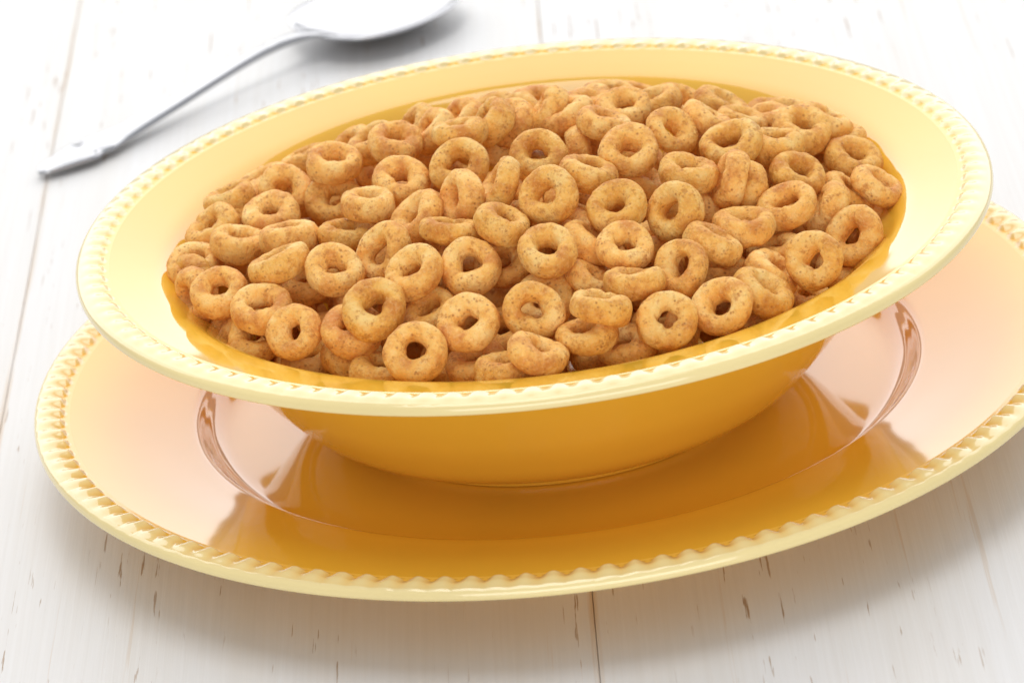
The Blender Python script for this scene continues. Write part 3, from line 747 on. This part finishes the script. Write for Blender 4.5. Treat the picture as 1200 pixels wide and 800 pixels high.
LABELS = [
    'buried cereal ring almost hidden beneath the top layer of the heap',
    'half-buried nearly edge-on cereal ring, leftmost in row along near rim',
    'half-buried tilted cereal ring with oval hole, second from left in row along near rim',
    'half-buried steeply leaning narrow-holed cereal ring, third from left in row along near rim',
    'half-buried steeply leaning narrow-holed cereal ring, fourth from left in row along near rim',
    'half-buried steeply leaning narrow-holed cereal ring, fifth from left in row along near rim',
    'face-on cereal ring with round hole, sixth from left in row along near rim',
    'half-buried tilted cereal ring with oval hole, seventh from left in row along near rim',
    'half-buried steeply leaning narrow-holed cereal ring, eighth from left in row along near rim',
    'half-buried nearly edge-on cereal ring, ninth from left in row along near rim',
    'nearly edge-on cereal ring, tenth from left in row along near rim',
    'half-buried steeply leaning narrow-holed cereal ring, eleventh from left in row along near rim',
    'half-buried steeply leaning narrow-holed cereal ring, twelfth from left in row along near rim',
    'half-buried tilted cereal ring with oval hole, thirteenth from left in row along near rim',
    'half-buried nearly edge-on cereal ring, fourteenth from left in row along near rim',
    'half-buried steeply leaning narrow-holed cereal ring, fifteenth from left in row along near rim',
    'half-buried steeply leaning narrow-holed cereal ring, sixteenth from left in row along near rim',
    'half-buried steeply leaning narrow-holed cereal ring, seventeenth from left in row along near rim',
    'tilted cereal ring with oval hole, leftmost in second row from near rim',
    'half-buried tilted cereal ring with oval hole, second from left in second row from near rim',
    'tilted cereal ring with oval hole, third from left in second row from near rim',
    'half-buried tilted cereal ring with oval hole, fourth from left in second row from near rim',
    'half-buried nearly edge-on cereal ring, fifth from left in second row from near rim',
    'face-on cereal ring with round hole, sixth from left in second row from near rim',
    'tilted cereal ring with oval hole, seventh from left in second row from near rim',
    'nearly edge-on cereal ring, eighth from left in second row from near rim',
    'half-buried nearly edge-on cereal ring, ninth from left in second row from near rim',
    'tilted cereal ring with oval hole, tenth from left in second row from near rim',
    'half-buried steeply leaning narrow-holed cereal ring, leftmost in third row from near rim',
    'tilted cereal ring with oval hole, second from left in third row from near rim',
    'tilted cereal ring with oval hole, third from left in third row from near rim',
    'half-buried tilted cereal ring with oval hole, fourth from left in third row from near rim',
    'tilted cereal ring with oval hole, fifth from left in third row from near rim',
    'half-buried tilted cereal ring with oval hole, sixth from left in third row from near rim',
    'face-on cereal ring with round hole, seventh from left in third row from near rim',
    'half-buried face-on cereal ring, eighth from left in third row from near rim',
    'half-buried nearly edge-on cereal ring, ninth from left in third row from near rim',
    'cereal ring seen edge-on, tenth from left in third row from near rim',
    'cereal ring seen edge-on, eleventh from left in third row from near rim',
    'tilted cereal ring with oval hole, twelfth from left in third row from near rim',
    'half-buried nearly edge-on cereal ring, thirteenth from left in third row from near rim',
    'half-buried steeply leaning narrow-holed cereal ring, fourteenth from left in third row from near rim',
    'half-buried face-on cereal ring, fifteenth from left in third row from near rim',
    'half-buried cereal ring seen edge-on, sixteenth from left in third row from near rim',
    'half-buried steeply leaning narrow-holed cereal ring, leftmost in fourth row from near rim',
    'half-buried tilted cereal ring with oval hole, second from left in fourth row from near rim',
    'tilted cereal ring with oval hole, third from left in fourth row from near rim',
    'face-on cereal ring with round hole, fourth from left in fourth row from near rim',
    'half-buried tilted cereal ring with oval hole, fifth from left in fourth row from near rim',
    'half-buried tilted cereal ring with oval hole, sixth from left in fourth row from near rim',
    'tilted cereal ring with oval hole, seventh from left in fourth row from near rim',
    'half-buried steeply leaning narrow-holed cereal ring, eighth from left in fourth row from near rim',
    'cereal ring seen edge-on, ninth from left in fourth row from near rim',
    'half-buried nearly edge-on cereal ring, leftmost in fifth row from near rim',
    'half-buried tilted cereal ring with oval hole, second from left in fifth row from near rim',
    'cereal ring seen edge-on, third from left in fifth row from near rim',
    'tilted cereal ring with oval hole, fourth from left in fifth row from near rim',
    'tilted cereal ring with oval hole, fifth from left in fifth row from near rim',
    'half-buried steeply leaning narrow-holed cereal ring, sixth from left in fifth row from near rim',
    'tilted cereal ring with oval hole, seventh from left in fifth row from near rim',
    'half-buried nearly edge-on cereal ring, eighth from left in fifth row from near rim',
    'half-buried nearly edge-on cereal ring, ninth from left in fifth row from near rim',
    'tilted cereal ring with oval hole, tenth from left in fifth row from near rim',
    'steeply leaning narrow-holed cereal ring, eleventh from left in fifth row from near rim',
    'tilted cereal ring with oval hole, twelfth from left in fifth row from near rim',
    'half-buried cereal ring seen edge-on, thirteenth from left in fifth row from near rim',
    'tilted cereal ring with oval hole, leftmost in sixth row from near rim',
    'steeply leaning narrow-holed cereal ring, second from left in sixth row from near rim',
    'cereal ring seen edge-on, third from left in sixth row from near rim',
    'half-buried nearly edge-on cereal ring, fourth from left in sixth row from near rim',
    'steeply leaning narrow-holed cereal ring, fifth from left in sixth row from near rim',
    'cereal ring seen edge-on, sixth from left in sixth row from near rim',
    'nearly edge-on cereal ring, seventh from left in sixth row from near rim',
    'half-buried steeply leaning narrow-holed cereal ring, eighth from left in sixth row from near rim',
    'tilted cereal ring with oval hole, ninth from left in sixth row from near rim',
    'half-buried steeply leaning narrow-holed cereal ring, tenth from left in sixth row from near rim',
    'tilted cereal ring with oval hole, eleventh from left in sixth row from near rim',
    'half-buried cereal ring seen edge-on, twelfth from left in sixth row from near rim',
    'cereal ring seen edge-on, thirteenth from left in sixth row from near rim',
    'half-buried nearly edge-on cereal ring, fourteenth from left in sixth row from near rim',
    'half-buried nearly edge-on cereal ring, leftmost in seventh row from near rim',
    'steeply leaning narrow-holed cereal ring, second from left in seventh row from near rim',
    'half-buried steeply leaning narrow-holed cereal ring, third from left in seventh row from near rim',
    'half-buried tilted cereal ring with oval hole, fourth from left in seventh row from near rim',
    'nearly edge-on cereal ring, fifth from left in seventh row from near rim',
    'steeply leaning narrow-holed cereal ring, sixth from left in seventh row from near rim',
    'nearly edge-on cereal ring, seventh from left in seventh row from near rim',
    'nearly edge-on cereal ring, eighth from left in seventh row from near rim',
    'half-buried nearly edge-on cereal ring, ninth from left in seventh row from near rim',
    'steeply leaning narrow-holed cereal ring, tenth from left in seventh row from near rim',
    'half-buried tilted cereal ring with oval hole, eleventh from left in seventh row from near rim',
    'cereal ring seen edge-on, twelfth from left in seventh row from near rim',
    'steeply leaning narrow-holed cereal ring, thirteenth from left in seventh row from near rim',
    'half-buried steeply leaning narrow-holed cereal ring, fourteenth from left in seventh row from near rim',
    'nearly edge-on cereal ring, fifteenth from left in seventh row from near rim',
    'steeply leaning narrow-holed cereal ring, leftmost in eighth row from near rim',
    'half-buried nearly edge-on cereal ring, second from left in eighth row from near rim',
    'face-on cereal ring with round hole, third from left in eighth row from near rim',
    'half-buried tilted cereal ring with oval hole, fourth from left in eighth row from near rim',
    'tilted cereal ring with oval hole, fifth from left in eighth row from near rim',
    'tilted cereal ring with oval hole, sixth from left in eighth row from near rim',
    'half-buried nearly edge-on cereal ring, seventh from left in eighth row from near rim',
    'face-on cereal ring with round hole, eighth from left in eighth row from near rim',
    'half-buried nearly edge-on cereal ring, ninth from left in eighth row from near rim',
    'half-buried nearly edge-on cereal ring, tenth from left in eighth row from near rim',
    'tilted cereal ring with oval hole, eleventh from left in eighth row from near rim',
    'tilted cereal ring with oval hole, twelfth from left in eighth row from near rim',
    'tilted cereal ring with oval hole, thirteenth from left in eighth row from near rim',
    'steeply leaning narrow-holed cereal ring, fourteenth from left in eighth row from near rim',
    'steeply leaning narrow-holed cereal ring, fifteenth from left in eighth row from near rim',
    'cereal ring seen edge-on, leftmost in ninth row from near rim',
    'steeply leaning narrow-holed cereal ring, second from left in ninth row from near rim',
    'half-buried steeply leaning narrow-holed cereal ring, third from left in ninth row from near rim',
    'nearly edge-on cereal ring, fourth from left in ninth row from near rim',
    'steeply leaning narrow-holed cereal ring, fifth from left in ninth row from near rim',
    'nearly edge-on cereal ring, sixth from left in ninth row from near rim',
    'cereal ring seen edge-on, seventh from left in ninth row from near rim',
    'half-buried nearly edge-on cereal ring, leftmost in row along far skyline',
    'cereal ring seen edge-on, second from left in row along far skyline',
    'steeply leaning narrow-holed cereal ring, third from left in row along far skyline',
    'nearly edge-on cereal ring, fourth from left in row along far skyline',
    'steeply leaning narrow-holed cereal ring, fifth from left in row along far skyline',
    'nearly edge-on cereal ring, sixth from left in row along far skyline',
    'nearly edge-on cereal ring, seventh from left in row along far skyline',
    'nearly edge-on cereal ring, eighth from left in row along far skyline',
    'nearly edge-on cereal ring, ninth from left in row along far skyline',
    'half-buried nearly edge-on cereal ring, tenth from left in row along far skyline',
    'steeply leaning narrow-holed cereal ring, eleventh from left in row along far skyline',
    'half-buried steeply leaning narrow-holed cereal ring, twelfth from left in row along far skyline',
    'nearly edge-on cereal ring, thirteenth from left in row along far skyline',
    'nearly edge-on cereal ring, fourteenth from left in row along far skyline',
    'half-buried steeply leaning narrow-holed cereal ring, fifteenth from left in row along far skyline',
    'half-buried nearly edge-on cereal ring, sixteenth from left in row along far skyline',
    'half-buried steeply leaning narrow-holed cereal ring, seventeenth from left in row along far skyline',
    'tilted cereal ring with oval hole, eighteenth from left in row along far skyline',
    'half-buried steeply leaning narrow-holed cereal ring, nineteenth from left in row along far skyline',
    'nearly edge-on cereal ring, twentieth from left in row along far skyline',
    'half-buried steeply leaning narrow-holed cereal ring, twenty-first from left in row along far skyline',
    'nearly edge-on cereal ring, twenty-second from left in row along far skyline',
    'nearly edge-on cereal ring, twenty-third from left in row along far skyline',
    'half-buried nearly edge-on cereal ring, twenty-fourth from left in row along far skyline',
    'half-buried steeply leaning narrow-holed cereal ring, twenty-fifth from left in row along far skyline',
    'half-buried nearly edge-on cereal ring, twenty-sixth from left in row along far skyline',
    'steeply leaning narrow-holed cereal ring, twenty-seventh from left in row along far skyline',
    'nearly edge-on cereal ring, twenty-eighth from left in row along far skyline',
    'half-buried nearly edge-on cereal ring, twenty-ninth from left in row along far skyline',
]


def place_rings():
    for (x, y, z, nx, ny, nz, s, v, sp, lb) in RINGS:
        o = bpy.data.objects.new('cereal_ring', VARIANTS[v])
        C.objects.link(o)
        n = Vector((nx, ny, nz)).normalized()
        q = n.to_track_quat('Z', 'Y')
        m = q.to_matrix().to_4x4() @ Matrix.Rotation(sp, 4, 'Z')
        m = Matrix.Translation(Vector((x, y, z + 0.055)) * U) @ m @ Matrix.Scale(s, 4)
        o.matrix_world = m
        tag(o, LABELS[lb], 'cereal ring', 'toasted cereal rings heaped in the bowl')


place_rings()
